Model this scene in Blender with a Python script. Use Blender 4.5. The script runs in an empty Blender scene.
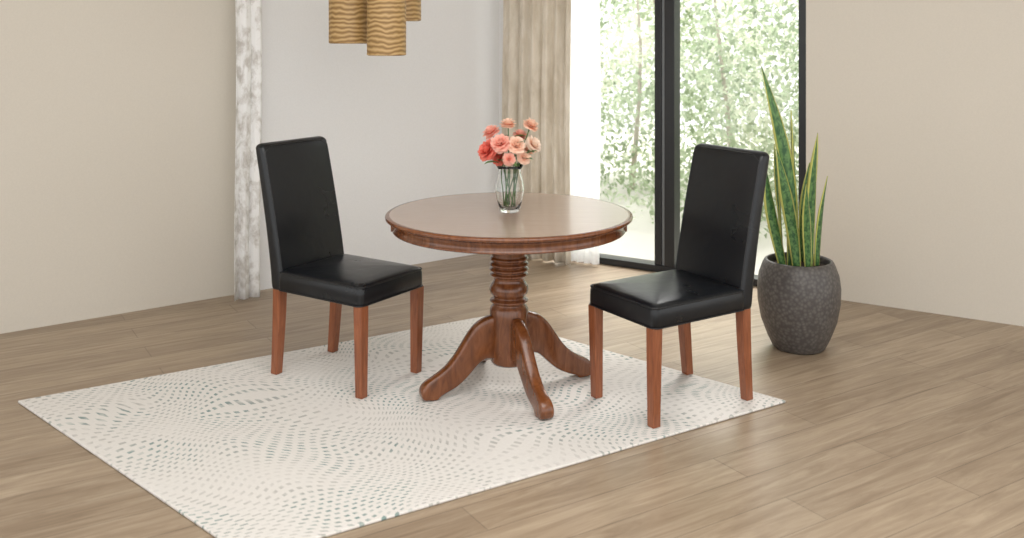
import bpy, math, random
from mathutils import Vector, Matrix, noise
random.seed(7)
S=bpy.context.scene
F=955.0; H=1.54; HY=33.0
def lin(c):
    return tuple(((v/255)/12.92 if v/255<=0.04045 else ((v/255+0.055)/1.055)**2.4) for v in c)+(1.0,)

# ---------------------------------------------------------------- materials
class N:
    def __init__(s,name):
        s.m=bpy.data.materials.new(name); s.m.use_nodes=True
        s.t=s.m.node_tree; s.b=s.t.nodes['Principled BSDF']; s.o=s.t.nodes['Material Output']
    def n(s,t,**k):
        x=s.t.nodes.new(t)
        for a,v in k.items(): setattr(x,a,v)
        return x
    def l(s,a,b): s.t.links.new(a,b)
    def val(s,sock,v):
        if isinstance(v,bpy.types.NodeSocket): s.l(v,sock)
        else: sock.default_value=v
    def math(s,op,a,b=0.0,clamp=False):
        x=s.n('ShaderNodeMath',operation=op); x.use_clamp=clamp
        s.val(x.inputs[0],a); s.val(x.inputs[1],b); return x.outputs[0]
    def mix(s,f,a,b,bt='MIX'):
        x=s.n('ShaderNodeMix',data_type='RGBA',blend_type=bt)
        s.val(x.inputs[0],f); s.val(x.inputs[6],a); s.val(x.inputs[7],b); return x.outputs[2]
    def coord(s,kind='Object',scale=(1,1,1),rot=(0,0,0)):
        tc=s.n('ShaderNodeTexCoord'); mp=s.n('ShaderNodeMapping')
        mp.inputs['Scale'].default_value=scale; mp.inputs['Rotation'].default_value=rot
        s.l(tc.outputs[kind],mp.inputs['Vector']); return mp.outputs[0]
    def noise(s,vec,scale=5,detail=3,rough=.5,dist=0):
        x=s.n('ShaderNodeTexNoise'); s.l(vec,x.inputs['Vector'])
        x.inputs['Scale'].default_value=scale; x.inputs['Detail'].default_value=detail
        x.inputs['Roughness'].default_value=rough; x.inputs['Distortion'].default_value=dist
        return x
    def ramp(s,f,stops):
        x=s.n('ShaderNodeValToRGB'); s.l(f,x.inputs[0]); cr=x.color_ramp
        cr.elements[0].position=stops[0][0]; cr.elements[0].color=stops[0][1]
        cr.elements[1].position=stops[-1][0]; cr.elements[1].color=stops[-1][1]
        for p,c in stops[1:-1]:
            e=cr.elements.new(p); e.color=c
        return x.outputs[0]
    def bump(s,h,st=.2,d=.01):
        x=s.n('ShaderNodeBump'); x.inputs['Strength'].default_value=st; x.inputs['Distance'].default_value=d
        s.l(h,x.inputs['Height']); s.l(x.outputs[0],s.b.inputs['Normal'])
    def p(s,**k):
        for a,v in k.items(): s.val(s.b.inputs[a.replace('_',' ')],v)
        return s

def wood(name,dark,mid,light,scale=(14,14,1.2),rough=.3,coat=.0):
    m=N(name); c=m.coord(scale=scale)
    n1=m.noise(c,4,6,.6,1.2)
    col=m.ramp(n1.outputs[0],[(.25,lin(dark)),(.5,lin(mid)),(.75,lin(light))])
    m.p(Base_Color=col,Roughness=rough); m.b.inputs['Coat Weight'].default_value=coat
    m.b.inputs['Coat Roughness'].default_value=.12
    m.bump(n1.outputs[0],.08,.002); return m.m
def plain(name,c,rough=.6,metal=0,bump=0,bs=60):
    m=N(name); v=m.coord(); n1=m.noise(v,bs,3)
    a=lin(c); b=tuple(min(1,x*.9) for x in a[:3])+(1,)
    m.p(Base_Color=m.mix(n1.outputs[0],a,b),Roughness=rough,Metallic=metal)
    if bump: m.bump(n1.outputs[0],bump,.003)
    return m.m

M={}
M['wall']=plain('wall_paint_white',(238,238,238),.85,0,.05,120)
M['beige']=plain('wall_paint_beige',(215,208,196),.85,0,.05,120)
M['ceil']=plain('ceiling_paint',(244,244,243),.9)
M['black']=plain('window_frame_black',(24,25,27),.4)
M['grey']=plain('window_gasket_grey',(120,124,126),.4)
M['tabletop']=wood('tabletop_wood_reflection_tint',(158,134,118),(164,141,126),(170,148,133),(1.5,10,10),.3,.7)  # brown wood paled to paint in the bright window reflection
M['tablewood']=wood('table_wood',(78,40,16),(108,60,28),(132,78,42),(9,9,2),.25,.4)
M['legwood']=wood('chair_leg_wood',(108,58,32),(136,77,46),(154,94,60),(16,16,1.6),.38,.15)
m=N('black_leather'); v=m.coord(); n1=m.noise(v,6,3,.5,.3); n2=m.noise(v,260,2)
m.p(Base_Color=m.mix(n1.outputs[0],(.004,.005,.0065,1),(.007,.0085,.011,1)))
rr=m.math('ADD',m.math('MULTIPLY',n1.outputs[0],.10),.24); m.l(rr,m.b.inputs['Roughness'])
hh=m.math('ADD',n1.outputs[0],m.math('MULTIPLY',n2.outputs[0],.03)); m.bump(hh,.32,.012)
m.b.inputs['Specular IOR Level'].default_value=.42
M['leather']=m.m
M['seam']=plain('leather_piping',(20,21,24),.4)
M['metal']=plain('metal_dark',(60,55,50),.35,.9)
# floor
m=N('floor_oak_planks'); c=m.coord(rot=(0,0,-math.radians(31.9)))
br=m.n('ShaderNodeTexBrick'); m.l(c,br.inputs['Vector'])
br.inputs['Color1'].default_value=lin((138,119,98)); br.inputs['Color2'].default_value=lin((174,155,132)); br.inputs['Mortar'].default_value=lin((94,80,66))
br.inputs['Scale'].default_value=1; br.inputs['Mortar Size'].default_value=.0024; br.inputs['Brick Width'].default_value=1.5; br.inputs['Row Height'].default_value=.17
br.offset=.37; br.inputs['Bias'].default_value=0
mp=m.n('ShaderNodeMapping'); mp.inputs['Scale'].default_value=(.8,9,1); m.l(c,mp.inputs[0])
g=m.noise(mp.outputs[0],3,7,.68,1.0)
col=m.mix(.48,br.outputs['Color'],m.ramp(g.outputs[0],[(.32,lin((112,92,72))),(.5,lin((156,137,115))),(.68,lin((190,173,150)))]))
m.p(Base_Color=col,Roughness=.36); m.bump(g.outputs[0],.06,.002)
M['floor']=m.m
# rug : rows of short dashes following warped waves
m=N('rug_dashed_waves'); uv=m.coord('UV')
w=m.noise(uv,1.7,1,.4)
wv=m.n('ShaderNodeVectorMath',operation='MULTIPLY_ADD'); m.l(w.outputs['Color'],wv.inputs[0]); wv.inputs[1].default_value=(.28,.55,0); m.l(uv,wv.inputs[2])
sx=m.n('ShaderNodeSeparateXYZ'); m.l(wv.outputs[0],sx.inputs[0])
U,V=sx.outputs[0],sx.outputs[1]
arch=m.math('MULTIPLY',m.math('SINE',m.math('MULTIPLY',U,8.5)),m.math('MULTIPLY',m.math('SINE',m.math('ADD',m.math('MULTIPLY',V,3.1),.6)),.12))
rowv=m.math('DIVIDE',m.math('ADD',V,arch),.031); row=m.math('FRACT',rowv); rid=m.math('FLOOR',rowv)
dash=m.math('FRACT',m.math('ADD',m.math('DIVIDE',U,.034),m.math('MULTIPLY',rid,.41)))
mk=m.math('MULTIPLY',m.math('LESS_THAN',row,.38),m.math('LESS_THAN',dash,.52))
dn=m.noise(uv,22,2)
mk=m.math('MULTIPLY',mk,m.ramp(dn.outputs[0],[(.38,(.3,.3,.3,1)),(.55,(1,1,1,1))]))
big=m.noise(uv,2.0,3,.55)
amt=m.ramp(big.outputs[0],[(.36,(.22,.22,.22,1)),(.56,(.9,.9,.9,1))])
dc=m.mix(m.ramp(big.outputs[0],[(.46,(0,0,0,1)),(.58,(1,1,1,1))]),lin((152,150,144)),lin((114,140,136)))
fine=m.noise(uv,90,3)
bc=m.mix(fine.outputs[0],lin((226,223,219)),lin((212,208,202)))
m.p(Base_Color=m.mix(m.math('MULTIPLY',mk,amt),bc,dc),Roughness=.95); m.bump(fine.outputs[0],.3,.004)
M['rug']=m.m
def cloth(name,c1,c2,scale,trans=.35,alpha=1.0,zs=1.0,p0=.35,p1=.65):
    m=N(name); v=m.coord(scale=(1,1,zs)); n1=m.noise(v,scale,5,.65,.3); n2=m.noise(v,180,2)
    col=m.ramp(n1.outputs[0],[(p0,lin(c1)),(p1,lin(c2))])
    m.p(Base_Color=col,Roughness=.9); m.bump(n2.outputs[0],.15,.003)
    tr=m.n('ShaderNodeBsdfTranslucent'); m.l(col,tr.inputs[0])
    mx=m.n('ShaderNodeMixShader'); mx.inputs[0].default_value=trans; m.l(m.b.outputs[0],mx.inputs[1]); m.l(tr.outputs[0],mx.inputs[2])
    out=mx.outputs[0]
    if alpha<1:
        tp=m.n('ShaderNodeBsdfTransparent'); m2=m.n('ShaderNodeMixShader'); m2.inputs[0].default_value=alpha
        m.l(tp.outputs[0],m2.inputs[1]); m.l(out,m2.inputs[2]); out=m2.outputs[0]
    m.l(out,m.o.inputs[0]); return m.m
M['curtain']=cloth('curtain_linen',(212,201,182),(238,230,216),9,.16,1,.35)
M['curtain2']=cloth('curtain_patterned',(206,202,196),(250,250,249),14,.12,1,.7,.38,.56)
M['sheer']=cloth('curtain_sheer',(250,250,250),(255,255,255),9,.6,.7)
# window glass
m=N('window_glass'); gl=m.n('ShaderNodeBsdfGlossy'); gl.inputs['Roughness'].default_value=.02; tp=m.n('ShaderNodeBsdfTransparent')
mx=m.n('ShaderNodeMixShader'); mx.inputs[0].default_value=.04; m.l(tp.outputs[0],mx.inputs[1]); m.l(gl.outputs[0],mx.inputs[2]); m.l(mx.outputs[0],m.o.inputs[0]); M['pane']=m.m
m=N('vase_glass'); m.p(Base_Color=(.96,.98,.98,1),Roughness=.01,IOR=1.45); m.b.inputs['Transmission Weight'].default_value=1; M['glass']=m.m
# garden leaves, overexposed haze painted in as pale greens
m=N('garden_leaves_hazy'); at=m.n('ShaderNodeAttribute',attribute_name='lc'); 
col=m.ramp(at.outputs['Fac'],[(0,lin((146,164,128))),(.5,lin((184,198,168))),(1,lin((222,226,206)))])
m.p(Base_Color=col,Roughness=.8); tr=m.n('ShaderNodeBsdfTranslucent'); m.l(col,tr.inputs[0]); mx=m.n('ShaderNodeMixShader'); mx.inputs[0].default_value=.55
m.l(m.b.outputs[0],mx.inputs[1]); m.l(tr.outputs[0],mx.inputs[2]); m.l(mx.outputs[0],m.o.inputs[0]); M['gleaf']=m.m
M['patio']=plain('patio_stone',(206,204,196),.8)
M['bark']=plain('bark',(186,176,160),.9)
# pendant
m=N('pendant_wood_veneer'); v=m.coord(scale=(1,1,1)); wv=m.n('ShaderNodeTexWave',wave_type='BANDS',bands_direction='Z'); m.l(v,wv.inputs[0])
wv.inputs['Scale'].default_value=13; wv.inputs['Distortion'].default_value=6; wv.inputs['Detail'].default_value=2; wv.inputs['Detail Scale'].default_value=.8
m.p(Base_Color=m.ramp(wv.outputs[1],[(0,lin((134,102,56))),(.5,lin((166,132,80))),(1,lin((192,160,110)))]),Roughness=.5); m.bump(wv.outputs[1],.15,.003); M['pend']=m.m
# pot
m=N('pot_hammered_grey'); v=m.coord(); vo=m.n('ShaderNodeTexVoronoi'); m.l(v,vo.inputs[0]); vo.inputs['Scale'].default_value=60
m.p(Base_Color=m.ramp(vo.outputs[0],[(0,lin((106,102,98))),(.7,lin((76,72,70)))]),Roughness=.45); m.bump(vo.outputs[0],.3,.004); M['pot']=m.m
M['soil']=plain('soil',(58,44,34),.95,0,.8,90)
m=N('snake_plant_leaf'); tc=m.n('ShaderNodeTexCoord'); sx=m.n('ShaderNodeSeparateXYZ'); m.l(tc.outputs['UV'],sx.inputs[0])
e=m.math('ABSOLUTE',m.math('SUBTRACT',sx.outputs[0],.5)); em=m.math('GREATER_THAN',e,.37)
mp=m.n('ShaderNodeMapping'); mp.inputs['Scale'].default_value=(2,16,1); m.l(tc.outputs['UV'],mp.inputs[0]); n1=m.noise(mp.outputs[0],1.6,3,.6,.6)
gc=m.ramp(n1.outputs[0],[(.38,lin((40,82,46))),(.6,lin((98,136,76)))])
m.p(Base_Color=m.mix(em,gc,lin((190,190,104))),Roughness=.4); M['snake']=m.m
def petal(name,c1,c2):
    m=N(name); tc=m.n('ShaderNodeTexCoord'); sx=m.n('ShaderNodeSeparateXYZ'); m.l(tc.outputs['UV'],sx.inputs[0])
    col=m.ramp(sx.outputs[1],[(0.1,lin(c1)),(.8,lin(c2))]); m.p(Base_Color=col,Roughness=.6)
    tr=m.n('ShaderNodeBsdfTranslucent'); m.l(col,tr.inputs[0]); mx=m.n('ShaderNodeMixShader'); mx.inputs[0].default_value=.4
    m.l(m.b.outputs[0],mx.inputs[1]); m.l(tr.outputs[0],mx.inputs[2]); m.l(mx.outputs[0],m.o.inputs[0]); return m.m
P={'coral':petal('petal_coral',(226,92,80),(248,146,128)),'pink':petal('petal_pink',(244,156,134),(254,204,188)),
   'peach':petal('petal_peach',(250,190,156),(255,226,206)),'cream':petal('petal_cream',(252,208,178),(255,240,226))}
M['stem']=plain('stem_green',(74,112,56),.5); M['fleaf']=plain('bouquet_leaf',(86,128,70),.5)

# ---------------------------------------------------------------- mesh helpers
def obj(name,verts,faces,mat,parent=None,smooth=True,uvs=None,mats=None,fm=None):
    me=bpy.data.meshes.new(name); me.from_pydata([tuple(v) for v in verts],[],faces); me.validate(); 
    for mm in (mats or [mat]): me.materials.append(mm)
    for i,p in enumerate(me.polygons):
        p.use_smooth=smooth
        if fm: p.material_index=fm[i]
    if uvs:
        ul=me.uv_layers.new(name='UVMap')
        for lp in me.loops: ul.data[lp.index].uv=uvs[lp.vertex_index]
    import bmesh
    bm=bmesh.new(); bm.from_mesh(me); bmesh.ops.recalc_face_normals(bm,faces=bm.faces); bm.to_mesh(me); bm.free()
    o=bpy.data.objects.new(name,me); S.collection.objects.link(o)
    if parent: o.parent=parent
    return o
def empty(name,loc=(0,0,0),rz=0):
    e=bpy.data.objects.new(name,None); e.location=loc; e.rotation_euler=(0,0,rz); e.empty_display_size=.1; S.collection.objects.link(e); return e
def bev(o,w=.004,seg=3):
    b=o.modifiers.new('bevel','BEVEL'); b.width=w; b.segments=seg; b.limit_method='ANGLE'; b.angle_limit=math.radians(35)
    o.modifiers.new('wn','WEIGHTED_NORMAL'); return o
def loft(rings,closed=True,cap0=True,cap1=True):
    v=[];f=[];n=len(rings[0])
    for r in rings: v+=list(r)
    for i in range(len(rings)-1):
        for j in range(n if closed else n-1):
            k=(j+1)%n; f.append((i*n+j,i*n+k,(i+1)*n+k,(i+1)*n+j))
    if cap0: f.append(tuple(range(n))[::-1])
    if cap1: f.append(tuple((len(rings)-1)*n+j for j in range(n)))
    return v,f
def lathe(prof,n=64,cx=0,cy=0):
    return loft([[(cx+r*math.cos(2*math.pi*j/n),cy+r*math.sin(2*math.pi*j/n),z) for j in range(n)] for r,z in prof])
def tube(path,r,n=8,closed=False):
    path=[Vector(p) for p in path]; rings=[]; up=Vector((0,0,1)); L=len(path); prev=None
    for i,p in enumerate(path):
        if closed: t=(path[(i+1)%L]-path[i-1]).normalized()
        else: t=(path[min(i+1,L-1)]-path[max(i-1,0)]).normalized()
        a=prev if prev is not None else (up if abs(t.z)<.9 else Vector((1,0,0)))
        b=(a-t*a.dot(t)); 
        b.normalize(); prev=b; c=t.cross(b); rr=r[i] if isinstance(r,(list,tuple)) else r
        rings.append([p+rr*(math.cos(2*math.pi*j/n)*b+math.sin(2*math.pi*j/n)*c) for j in range(n)])
    if closed: rings.append(rings[0]); return loft(rings,True,False,False)
    return loft(rings)
class Acc:
    def __init__(s): s.v=[];s.f=[];s.m=[];s.uv=[]
    def add(s,vf,mi=0,uv=None):
        v,f=vf; k=len(s.v); s.v+=list(v); s.f+=[tuple(i+k for i in x) for x in f]; s.m+=[mi]*len(f)
        s.uv+= uv if uv else [(0,0)]*len(v)
def prism(poly,z0,z1):
    return loft([[(x,y,z0) for x,y in poly],[(x,y,z1) for x,y in poly]])
def rrect(w,d,r,z,n=6,y0=0,f=None):
    pts=[]
    r=min(r,w/2-.0005,d/2-.0005)
    for cx,cy,a0 in ((w/2-r,d/2-r,0),(-w/2+r,d/2-r,90),(-w/2+r,-d/2+r,180),(w/2-r,-d/2+r,270)):
        for i in range(n+1):
            a=math.radians(a0+90*i/n); pts.append((cx+r*math.cos(a),y0+cy+r*math.sin(a),z))
    return pts

# ---------------------------------------------------------------- room
C=Vector((-.092,6.77)); LD=Vector((-1.41,-1.05)).normalized(); WD=Vector((.98,-.62)).normalized()
LN=Vector((LD.y,-LD.x)); LN=LN if LN.y>0 else -LN
WN=Vector((WD.y,-WD.x)); WN=WN if WN.y>0 else -WN
def wall_s(px,d,n,off=0):
    Q=C-n*off; k=(px-512)/F; return (k*Q.y-Q.x)/(d.x-k*d.y)
def obox(d,n,s0,s1,o0,o1,z0,z1):
    pl=[C+d*s0+n*o0,C+d*s1+n*o0,C+d*s1+n*o1,C+d*s0+n*o1]
    return prism([(p.x,p.y) for p in pl],z0,z1)
CZ=2.8
def line_meet(off):
    A=C+LN*off; B=C+WN*off; d=LD; e=WD
    den=d.x*(-e.y)+e.x*d.y; t=((B.x-A.x)*(-e.y)+e.x*(B.y-A.y))/den; return A+d*t
CO=line_meet(.15)
sb=wall_s(236,LD,LN)
a=Acc()
q1=C+LD*sb; q1o=C+LD*sb+LN*.15; q2=C+LD*6.2; q2o=q2+LN*.15
a.add(prism([(C.x,C.y),(CO.x,CO.y),(q1o.x,q1o.y),(q1.x,q1.y)],0,CZ),0)
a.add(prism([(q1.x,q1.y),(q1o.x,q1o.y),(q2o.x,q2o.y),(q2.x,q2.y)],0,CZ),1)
obj('wall_left',a.v,a.f,None,smooth=False,mats=[M['wall'],M['beige']],fm=a.m)
s0=wall_s(535,WD,WN); s1=wall_s(806,WD,WN); TOP=2.45
a=Acc(); p1=C+WD*s0; p1o=p1+WN*.15
a.add(prism([(C.x,C.y),(CO.x,CO.y),(p1o.x,p1o.y),(p1.x,p1.y)],0,CZ),0)
a.add(obox(WD,WN,s0,s1,0,.15,TOP,CZ),0)
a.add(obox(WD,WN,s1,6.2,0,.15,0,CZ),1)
obj('wall_right',a.v,a.f,None,smooth=False,mats=[M['wall'],M['beige']],fm=a.m)
e1=C+LD*6.2+LN*.15; e2=C+WD*6.2+WN*.15
poly=[(CO.x,CO.y),(e1.x,e1.y),(e1.x,-1.0),(e2.x,-1.0),(e2.x,e2.y)]
obj('floor',*prism(poly,-.08,0),M['floor'],smooth=False)
obj('ceiling',*prism(poly,CZ,CZ+.1),M['ceil'],smooth=False)
# window (sliding glass door)
W=empty('window_1')
a=Acc(); fw=.05
a.add(obox(WD,WN,s0,s1,.02,.13,0.002,.045)); a.add(obox(WD,WN,s0,s1,.02,.13,TOP-.06,TOP))
a.add(obox(WD,WN,s0,s0+fw,.02,.13,.045,TOP-.06)); a.add(obox(WD,WN,s1-fw,s1,.02,.13,.045,TOP-.06))
for (x0,x1,o0,o1) in ((652.5,659.5,.03,.07),(663,673,.02,.12)):
    a.add(obox(WD,WN,wall_s(x0,WD,WN),wall_s(x1,WD,WN),o0,o1,.045,TOP-.06))
bev(obj('frame',a.v,a.f,M['black'],W,False),.003,2)
obj('gasket',*obox(WD,WN,wall_s(659.5,WD,WN),wall_s(663.5,WD,WN),.04,.08,.045,TOP-.06),M['grey'],W,False)
obj('pane_1',*obox(WD,WN,s0+fw,wall_s(652.5,WD,WN),.048,.054,.045,TOP-.06),M['pane'],W,False)
obj('pane_2',*obox(WD,WN,wall_s(673,WD,WN),s1-fw,.068,.074,.045,TOP-.06),M['pane'],W,False)

def curtain(name,d,n,sa,sb_,off,amp,pitch,mat,z1=2.55,seed=1):
    rnd=random.Random(seed); nn=int((sb_-sa)/pitch*14); cols=[]
    L=sb_-sa; ph=[rnd.uniform(0,6) for _ in range(4)]
    nz=24; v=[];f=[]
    for i in range(nn+1):
        s=sa+L*i/nn
        for k in range(nz+1):
            z=.012+(z1-.012)*k/nz
            A=amp*(1-.35*k/nz)
            w=math.sin(2*math.pi*s/pitch+ .9*math.sin(s*5+ph[0]))*A+.3*A*math.sin(s*2*math.pi/pitch*2.3+ph[1]+.25*z)
            p=C+d*(s+.006*math.sin(z*3+ph[2]))-n*(off+w); v.append((p.x,p.y,z))
    for i in range(nn):
        for k in range(nz):
            q=i*(nz+1)+k; f.append((q,q+nz+1,q+nz+2,q+1))
    o=obj(name,v,f,mat); sd=o.modifiers.new('t','SOLIDIFY'); sd.thickness=.003; return o
curtain('window_curtain',WD,WN,wall_s(503,WD,WN,.12),wall_s(571,WD,WN,.12),.12,.028,.085,M['curtain'],seed=3)
curtain('sheer_curtain',WD,WN,wall_s(560,WD,WN,.055),wall_s(599,WD,WN,.055),.045,.012,.06,M['sheer'],seed=5)
curtain('window_curtain.001',LD,LN,wall_s(261,LD,LN,.16),wall_s(234,LD,LN,.16),.16,.016,.07,M['curtain2'],seed=8)
for nm,d,n,x0,x1 in (('curtain_rod',WD,WN,503,815),('curtain_rod.001',LD,LN,275,190)):
    sa,sb2=wall_s(x0,d,n,.12),wall_s(x1,d,n,.12); off=.12 if d is WD else .16
    A=C+d*sa-n*off; B=C+d*sb2-n*off; a=Acc(); a.add(tube([(A.x,A.y,2.57),(B.x,B.y,2.57)],.014,12))
    for s in (sa+.06,sb2-.06 if sb2>sa else sb2+.06):
        Q=C+d*s-n*off; R=C+d*s+n*.0; a.add(tube([(Q.x,Q.y,2.57),(R.x,R.y,2.57)],.008,8))
    obj(nm,a.v,a.f,M['metal'])

# ---------------------------------------------------------------- garden
q=C+WN*.15
pl=[C+WD*-6+WN*.16,C+WD*12+WN*.16,C+WD*12+WN*9,C+WD*-6+WN*9]
obj('patio_ground',*prism([(p.x,p.y) for p in pl],-.2,-.09),M['patio'],smooth=False)
v=[];f=[];lc=[]
rnd=random.Random(4)
cnt=0
while cnt<40000:
    far=cnt>=26000
    s=rnd.uniform(-1.5,6.5); o=rnd.uniform(1.5,4.2); z=rnd.uniform(-.05,2.4)
    if far: s=rnd.uniform(-1.5,7.5); o=rnd.uniform(4.3,5.4); z=rnd.uniform(-.05,2.8)
    p=C+WD*s+WN*o; P3=Vector((p.x,p.y,z))
    dn=noise.noise(P3*1.1)+.35*noise.noise(P3*3.3)
    if dn< -.16+.07*z-(.25 if far else 0): continue
    cnt+=1
    L=rnd.uniform(.04,.095); wd=L*rnd.uniform(.4,.65)
    if far: L*=1.4; wd*=1.5
    R=Matrix.Rotation(rnd.uniform(0,6.28),3,'Z')@Matrix.Rotation(rnd.uniform(-1.2,1.2),3,'X')@Matrix.Rotation(rnd.uniform(-1,1),3,'Y')
    k=len(v)
    for q in ((0,-L/2,0),(wd/2,-L*.05,.01),(0,L/2,-.01),(-wd/2,-L*.05,.01)): v.append(P3+R@Vector(q))
    f.append((k,k+1,k+2,k+3)); t=min(1,max(0,.45+1.3*noise.noise(P3*1.7+Vector((9,3,1)))+rnd.uniform(-.2,.2)+(.4 if far else 0))); lc+=[t]*4  # far leaves coloured paler still, painted brightness to soften contrast with the sky
nl=len(f)
a=Acc()
for i in range(12):
    s=-1.2+i*.62; p=C+WD*s+WN*rnd.uniform(2.4,3.8); x,y=p
    path=[(x+.25*math.sin(i+t*.9)*t*.35,y,-.09+t) for t in [0,.5,1.0,1.5,2.0,2.4]]
    a.add(tube(path,[.03,.026,.022,.017,.012,.006],8))
k=len(v); v+=a.v; f+=[tuple(i+k for i in x) for x in a.f]; lc+=[1]*len(a.v)
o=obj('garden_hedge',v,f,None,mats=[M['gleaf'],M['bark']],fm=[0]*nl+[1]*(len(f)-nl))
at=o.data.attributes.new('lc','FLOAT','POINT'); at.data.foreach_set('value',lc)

# ---------------------------------------------------------------- rug
B0=Vector((-.146,5.16)); AD=Vector((-.849,-.528)); BD=Vector((.735,-.678)); RU,RV=2.25,1.75
cs=[B0,B0+AD*RU,B0+AD*RU+BD*RV,B0+BD*RV]
vv=[(p.x,p.y,z) for z in (0.001,.012) for p in cs]
uvs=[(0,0),(RU,0),(RU,RV),(0,RV)]*2
bev(obj('area_rug',vv,[(3,2,1,0),(4,5,6,7),(0,1,5,4),(1,2,6,5),(2,3,7,6),(3,0,4,7)],M['rug'],smooth=False,uvs=uvs),.004,2)
RT=.0125

# ---------------------------------------------------------------- dining chairs
def chair(name,loc,rz):
    E=empty(name,loc,rz)
    # seat
    w,d=.425,.50; y0=.035; R=[]
    for ins,z in ((.012,.382),(.003,.386),(0,.395),(0,.43),(.001,.452),(.005,.464),(.012,.471),(.03,.477),(.07,.482),(.12,.486),(.17,.488),(.2,.4885)):
        R.append(rrect(w-2*ins,d-2*ins,max(.02,.028-ins*.1),z,6,y0))
    o=obj('seat',*loft(R),M['leather'],E)
    a=Acc()
    a.add(tube(rrect(w-.006,d-.006,.026,.464,6,y0),.0035,6,True)); a.add(tube(rrect(w+.001,d+.001,.028,.388,6,y0),.003,6,True))
    # back
    def by(z): t=(z-.38)/.66; return -.222-.125*(t**1.25)
    R=[];zz=[.382,.386,.395]+[.395+.61*i/22 for i in range(1,23)]
    W0=.415; ZT=1.005
    def th(z): return .072-.018*(z-.38)/.66
    for z in zz:
        ins=.008 if z==.382 else (.002 if z==.386 else 0)
        R.append(rrect(W0-2*ins+.0*z,th(z)-2*ins,.018,z,6,by(z)))
    for ins,dz in ((.0015,.006),(.005,.012),(.011,.017),(.019,.020),(.026,.021)):
        z=ZT+dz
        ring=rrect(W0-2*ins,th(z)-2*ins if th(z)-2*ins>.006 else .006,.018-ins*.4,z,6,by(z))
        R.append(ring)
    R=[[(x,y,z+(.006*(1-(x/.2)**2) if z>.9 else 0)*((z-.9)/.13 if z>.9 else 0)) for x,y,z in r] for r in R]
    obj('backrest',*loft(R),M['leather'],E)
    for sgn in (1,-1):
        path=[]
        for sx in (1,-1):
            zs=[.40+.59*i/20 for i in range(21)]
            if sx<0: zs=zs[::-1]
            for z in zs: path.append((sx*(W0/2-.012),by(z)+sgn*(th(z)/2-.0005),z))
            if sx>0:
                for i in range(1,10):
                    x=(W0/2-.012)*(1-2*i/10); path.append((x,by(ZT+.005)+sgn*(th(ZT+.005)/2-.002),ZT+.006+.005*(1-(x/.2)**2)))
        a.add(tube(path,.0028,6))
    obj('piping',a.v,a.f,M['seam'],E)
    # legs
    i=1
    for sx in (1,-1):
        for fr in (1,-1):
            if fr>0: top=(sx*.185,.262); bot=(sx*.180,.260); r0,r1=.023,.0185
            else: top=(sx*.182,-.225); bot=(sx*.178,-.252); r0,r1=.023,.0185
            rings=[]
            for t in (0,.25,.5,.75,1):
                x=top[0]+(bot[0]-top[0])*t; y=top[1]+(bot[1]-top[1])*(t**1.3); r=r0+(r1-r0)*t; z=.386*(1-t)
                rings.append([(x-r,y-r,z),(x+r,y-r,z),(x+r,y+r,z),(x-r,y+r,z)])
            bev(obj('leg_%d'%i,*loft(rings),M['legwood'],E,False),.003,2); i+=1
    return E
chair('dining_chair',(-.749,4.3175-.02,RT),math.atan2(-.55,.83)-math.pi/2)
chair('dining_chair',(.672,4.014-.015,RT),math.atan2(-.54,-.84)-math.pi/2)

# ---------------------------------------------------------------- dining table
TX,TY=-.013,4.12; TZ=.767
T=empty('dining_table',(TX,TY,RT)); t=TZ-RT
pr=[(.40,t-.026),(.500,t-.026),(.505,t-.025),(.510,t-.022),(.517,t-.020),(.525,t-.018),(.530,t-.014),(.531,t-.009),(.529,t-.004),(.524,t-.001),(.518,t),(.512,t),(.498,t),(.30,t),(.02,t)]
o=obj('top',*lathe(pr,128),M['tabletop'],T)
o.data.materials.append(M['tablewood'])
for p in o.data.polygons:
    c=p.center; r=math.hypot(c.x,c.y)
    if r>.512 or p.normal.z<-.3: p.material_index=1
pr=[(.44,t-.026),(.498,t-.026),(.500,t-.030),(.496,t-.035),(.496,t-.056),(.500,t-.060),(.502,t-.064),(.499,t-.068),(.486,t-.069),(.44,t-.069)]
n=128; rings=[[(r*math.cos(2*math.pi*j/n),r*math.sin(2*math.pi*j/n),z) for j in range(n)] for r,z in pr]; rings.append(rings[0])
obj('apron',*loft(rings,True,False,False),M['tablewood'],T)
a=Acc()
for az in (188,8,172,352):
    c,s=math.cos(math.radians(az)),math.sin(math.radians(az))
    r0,r1,hw=.493,.506,.012
    a.add(prism([(r0*c-hw*s,r0*s+hw*c),(r1*c-hw*s,r1*s+hw*c),(r1*c+hw*s,r1*s-hw*c),(r0*c+hw*s,r0*s-hw*c)],t-.068,t-.030))
bev(obj('apron_blocks',a.v,a.f,M['tablewood'],T,False),.002,2)
bev(obj('under_block',*prism([(-.16,-.40),(.16,-.40),(.16,.40),(-.16,.40)],t-.065,t-.028),M['tablewood'],T,False))
# turned pedestal
prof=[(.13,t-.064),(.13,t-.085),(.12,t-.09),(.085,t-.100),(.078,t-.12),(.074,.585),(.074,.572)]
def bead(z,r,h,base):
    return [(base,z+h/2)]+[(base+(r-base)*math.sin(math.pi*i/6),z+h/2-h*i/6) for i in range(1,6)]+[(base,z-h/2)]
prof+=bead(.558,.083,.022,.072)+bead(.534,.085,.020,.072)+bead(.512,.085,.020,.072)+bead(.490,.083,.018,.070)
prof+=[(.066,.474),(.066,.466),(.072,.455),(.082,.44),(.085,.425),(.080,.408),(.068,.398),(.066,.392)]
prof+=bead(.378,.084,.022,.068)
prof+=[(.070,.360),(.079,.350),(.083,.340),(.083,.30),(.082,.14),(.080,.120),(.072,.108),(.05,.105)]
obj('pedestal',*lathe(prof,64),M['tablewood'],T)
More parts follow.
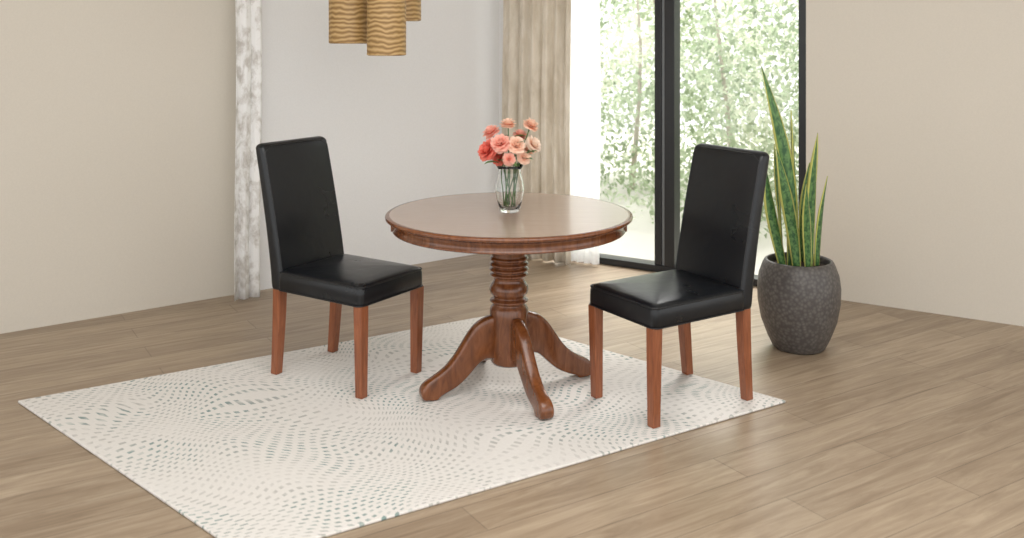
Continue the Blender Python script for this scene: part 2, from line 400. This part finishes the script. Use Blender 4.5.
# cabriole legs
up=[(.055,.325),(.09,.322),(.125,.312),(.16,.290),(.19,.255),(.216,.215),(.243,.175),(.275,.138),(.308,.112),(.34,.095),(.372,.080),(.394,.062),(.403,.040),(.400,.018),(.388,.0)]
lo=[(.055,.125),(.09,.138),(.12,.138),(.145,.122),(.17,.098),(.195,.074),(.22,.054),(.242,.040),(.264,.030),(.285,.022),(.302,.016),(.314,.012),(.320,.008),(.323,.003),(.330,.0)]
for i,az in enumerate((203,293,23,113)):
    rings=[]
    for k,((ru,zu),(rl,zl)) in enumerate(zip(up,lo)):
        hw=.027-.003*(k/14) if k<9 else .024+.006*math.sin((k-9)/5*math.pi*.8)
        h=Vector((ru-rl,zu-zl)); ring=[]
        for (u,vv2) in ((-1,.10),(-1,.5),(-1,.90),(-.82,.98),(0,1),(.82,.98),(1,.90),(1,.5),(1,.10),(.82,.02),(0,0),(-.82,.02)):
            q=Vector((rl,zl))+h*vv2; ring.append((q.x,u*hw,q.y))
        rings.append(ring)
    v,fc=loft(rings); c,s=math.cos(math.radians(az)),math.sin(math.radians(az))
    v=[(x*c-y*s,x*s+y*c,z) for x,y,z in v]
    o=obj('leg_%d'%(i+1),v,fc,M['tablewood'],T); sdv=o.modifiers.new('s','SUBSURF'); sdv.levels=2; sdv.render_levels=2

# ---------------------------------------------------------------- vase & bouquet
VX,VY,VZ=-.010,4.12,TZ+.001
prof=[(.002,0),(.034,0),(.040,.004),(.046,.02),(.056,.055),(.062,.085),(.0625,.105),(.058,.135),(.050,.160),(.0475,.172),(.051,.187),(.059,.202),
      (.0565,.2025),(.048,.187),(.0447,.172),(.047,.160),(.055,.135),(.0595,.105),(.059,.085),(.053,.055),(.042,.022),(.034,.016),(.002,.015)]
v,fc=lathe(prof,48); o=obj('glass_vase',v,fc,M['glass']); o.location=(VX,VY,VZ)
BQ=empty('flower_bouquet',(VX,VY,VZ))
def petalgrid(A,mi,Rm,loc,L,wid,tilt,az,curl,rnd):
    nu,nv=5,6; v=[];uv=[];f=[]
    for j in range(nv+1):
        tt=j/nv
        ww=wid*(math.sin(math.pi*(.12+.80*tt)))**.7
        for i in range(nu+1):
            s=(i/nu-.5)*2
            px=L*(tt*math.sin(tilt)+.5*curl*tt*tt*math.cos(tilt)*.6); pz=L*(tt*math.cos(tilt)-.5*curl*tt*tt*math.sin(tilt)*.6)
            cup=-.35*wid*s*s*math.cos(tilt)
            ruf=.10*L*tt*math.sin(s*5+az*3)*.5
            v.append(Vector((px+cup+ruf*.6,s*ww,pz+ruf*.5))); uv.append((i/nu,tt))
    M3=Rm@Matrix.Rotation(az,3,'Z'); v=[loc+M3@p for p in v]
    for j in range(nv):
        for i in range(nu):
            q=j*(nu+1)+i; f.append((q,q+1,q+nu+2,q+nu+1))
    A.add((v,f),mi,uv)
def bloom(A,mi,loc,dirv,r,seed):
    rnd=random.Random(seed); Rm=dirv.to_track_quat('Z','Y').to_matrix(); base=Vector(loc)-dirv*r*.45
    for lay,(nn,L,tl,cu) in enumerate(((4,.75,.10,-.1),(6,.9,.30,.1),(8,1.0,.58,.3),(9,1.08,.88,.5),(10,1.08,1.2,.7),(9,.95,1.5,.8))):
        for k in range(nn):
            petalgrid(A,mi,Rm,base,r*L*rnd.uniform(.9,1.08),r*(.30+.05*lay),tl+rnd.uniform(-.08,.08),2*math.pi*k/nn+lay*.7+rnd.uniform(-.15,.15),cu,rnd)
def pxp(x,y,dy): dd=4.12+dy; return Vector(((x-512)*dd/F-VX,dy,H-(y-HY)*dd/F-VZ))
fl=[(486,149,-.03,.046,0),(490,130,.02,.038,1),(508,122,.03,.034,2),(500,142,-.06,.043,1),(517,144,-.07,.039,2),(532,123,.02,.036,2),(535,143,-.01,.038,3),
    (525,157,-.06,.030,2),(509,159,-.08,.028,1),(521,133,.05,.034,1),(498,158,-.02,.032,0),(512,140,.09,.034,3),(529,150,.07,.032,2)]
A=Acc();St=Acc();Lf=Acc()
def leaf(A,p,dirv,L,wd,mi=0):
    dirv=dirv.normalized(); side=dirv.cross(Vector((0,0,1))).normalized(); upv=side.cross(dirv); v=[];f=[]
    for j in range(9):
        tt=j/8; w_=wd*math.sin(math.pi*min(1,.04+.96*tt))**.8
        c=p+dirv*L*tt-upv*(L*.35*tt*tt)
        v+= [c-side*w_+upv*w_*.3,c,c+side*w_+upv*w_*.3]
    for j in range(8):
        for i in range(2): q=j*3+i; f.append((q,q+1,q+4,q+3))
    A.add((v,f),mi)
for i,(x,y,dy,r,mi) in enumerate(fl):
    p=pxp(x,y,dy); dirv=(p-Vector((0,0,.20))); dirv.y-=.05; dirv=dirv.normalized(); bloom(A,mi,p,dirv,r,i)
    neck=Vector((p.x*.28,p.y*.25,.19)); a_=i*2.4; bot=Vector((-.025*math.cos(a_),-.025*math.sin(a_),.022))
    path=[]; P0,P1,P2=bot,neck*1.0,p-dirv*r*.5
    for k in range(9):
        tt=k/8
        path.append(P0*(1-tt)**2+P1*2*tt*(1-tt)+P2*tt*tt)
    for k,q in enumerate(path):
        if .14<q.z<.205:
            h=math.hypot(q.x,q.y)
            if h>.036: q.x*=.036/h; q.y*=.036/h
    St.add(tube(path,.0024,6))
    q=P1.lerp(P2,.75); q.z=max(q.z,.205+.02); leaf(Lf,q,Vector((math.cos(i*1.9),math.sin(i*1.9),.35)),.055,.014)
for (x,y,dx,dz) in ((526,160,.06,.01),(532,156,.05,.03),(493,163,-.05,.0),(515,163,.02,-.01),(500,164,-.02,.01),(521,150,.04,.05)):
    leaf(Lf,pxp(x-8 if dx>0 else x+6,y,-.04),Vector((dx,-.03,dz+.02)),.07,.018)
obj('blooms',A.v,A.f,None,BQ,True,A.uv,mats=[P['coral'],P['pink'],P['peach'],P['cream']],fm=A.m)
obj('stems',St.v,St.f,M['stem'],BQ); obj('leaves',Lf.v,Lf.f,M['fleaf'],BQ)

# ---------------------------------------------------------------- snake plant
PX,PY=1.405,4.68
E=empty('potted_snake_plant',(PX,PY,0))
pr=[(.002,.001),(.115,.001),(.125,.01),(.150,.06),(.180,.14),(.196,.23),(.198,.30),(.190,.36),(.172,.41),(.162,.428),(.152,.432),(.146,.425),(.150,.40),(.150,.37),(.002,.37)]
obj('pot',*lathe(pr,64),M['pot'],E)
obj('soil',*lathe([(.002,.371),(.148,.371),(.148,.395),(.10,.402),(.002,.405)],40),M['soil'],E)
A=Acc()
def sleaf(bx,by,tx,ty,h,w,tw,bend=.0):
    n=22; v=[];uv=[];f=[]
    for j in range(n+1):
        t_=j/n; c=Vector((bx+(tx-bx)*t_**1.5+bend*math.sin(math.pi*t_),by+(ty-by)*t_**1.5,.385+h*t_))
        w_=w*(.55+.45*math.sin(min(1,t_*1.6)*math.pi/2))*(1-max(0,(t_-.55)/.45)**1.8)+.0008
        a_=tw+t_*.7; sd=Vector((math.cos(a_),math.sin(a_),0)); nd=Vector((-math.sin(a_),math.cos(a_),0))
        for k in range(7):
            u=k/6; q=(u-.5)*2; v.append(c+sd*w_*q+nd*(w_*.35*q*q)); uv.append((u,t_))
    for j in range(n):
        for k in range(6): q=j*7+k; f.append((q,q+1,q+8,q+7))
    A.add((v,f),0,uv)
for L in ((-.05,-.04,-.20,-.06,1.0,.036,-.3,.035),(-.08,-.02,-.175,-.05,.52,.034,.1,-.02),(-.03,-.07,-.135,-.10,.60,.034,-.2,0),(0,0,-.03,.02,.78,.03,.9,0),(.04,-.05,.06,-.1,.66,.03,.1,0),
          (.06,.03,.11,.05,.66,.03,1.6,0),(.0,.07,.02,.14,.62,.028,.3,0),(-.06,.05,-.09,.10,.60,.028,1.2,0),(.09,-.01,.13,-.04,.46,.026,.4,0),(.02,-.09,-.01,-.16,.44,.026,.0,0),(.04,.08,.1,.15,.5,.026,2,0)):
    sleaf(*L)
o=obj('leaves',A.v,A.f,M['snake'],E,True,A.uv); sd=o.modifiers.new('t','SOLIDIFY'); sd.thickness=.004

# ---------------------------------------------------------------- pendant light
E=empty('pendant_light',(-.70,5.0,CZ))
A=Acc();Cd=Acc()
for (px,dd,yb,wpx) in ((349.5,5.0,43.5,41),(386.5,4.85,55.5,39),(400.5,5.16,21,41)):
    x=(px-512)*dd/F+.70; y=dd-5.0; z0=H-(yb-HY)*dd/F-CZ; r=wpx/2*dd/F; hgt=.42; n=48
    pr=[(r-.008,z0),(r,z0+.003),(r,z0+hgt),(r-.008,z0+hgt+.003),(.02,z0+hgt+.003),(.02,z0+hgt-.01),(r-.010,z0+hgt-.01),(r-.010,z0+.003)]
    rg=[[(x+q*math.cos(2*math.pi*j/n),y+q*math.sin(2*math.pi*j/n),z) for j in range(n)] for q,z in pr]; rg.append(rg[0])
    A.add(loft(rg,True,False,False)); Cd.add(tube([(x,y,z0+hgt-.1),(x,y,-.03)],.003,8))
    Cd.add(tube([(x,y,z0+hgt-.14),(x,y,z0+hgt+.02)],.02,12))
o=obj('shades',A.v,A.f,M['pend'],E); bev(o,.001,1)
obj('cords',Cd.v,Cd.f,M['metal'],E)
obj('canopy',*lathe([(.02,-.03),(.22,-.03),(.23,-.02),(.23,-.001),(.02,-.001)],48),M['metal'],E)

# ---------------------------------------------------------------- lights, world, camera
w=bpy.data.worlds.new('world'); S.world=w; w.use_nodes=True
bg=w.node_tree.nodes['Background']; bg.inputs[0].default_value=(1,.998,.99,1); bg.inputs[1].default_value=1.75
def light(t,name,loc,tgt,e,size=1,col=(1,1,1),sy=None):
    l=bpy.data.lights.new(name,t); l.energy=e; l.color=col
    if t=='AREA':
        l.size=size
        if sy: l.shape='RECTANGLE'; l.size_y=sy
    else: l.angle=size
    o=bpy.data.objects.new(name,l); o.location=loc; o.rotation_euler=(Vector(tgt)-Vector(loc)).to_track_quat('-Z','Y').to_euler(); S.collection.objects.link(o)
light('AREA','added_fill_light',(.2,2.6,2.72),(.2,3.6,0),100,3.2,(1,.99,.97),2.6)  # added fill lamp, no real fixture; makes up for light the ceiling blocks
light('SUN','sun',(4,10,7.5),(1,4.5,0),6.0,math.radians(35),(1,.98,.94))
cam=bpy.data.cameras.new('camera'); co=bpy.data.objects.new('camera',cam); S.collection.objects.link(co); S.camera=co
co.location=(0,0,H); co.rotation_euler=(math.pi/2,0,0); cam.sensor_width=36; cam.lens=F/1024*36; cam.shift_y=-(269-HY)/1024; cam.clip_end=100
cam.dof.use_dof=True; cam.dof.focus_distance=4.4; cam.dof.aperture_fstop=2.4
S.view_settings.view_transform='Standard'; S.view_settings.look='None'
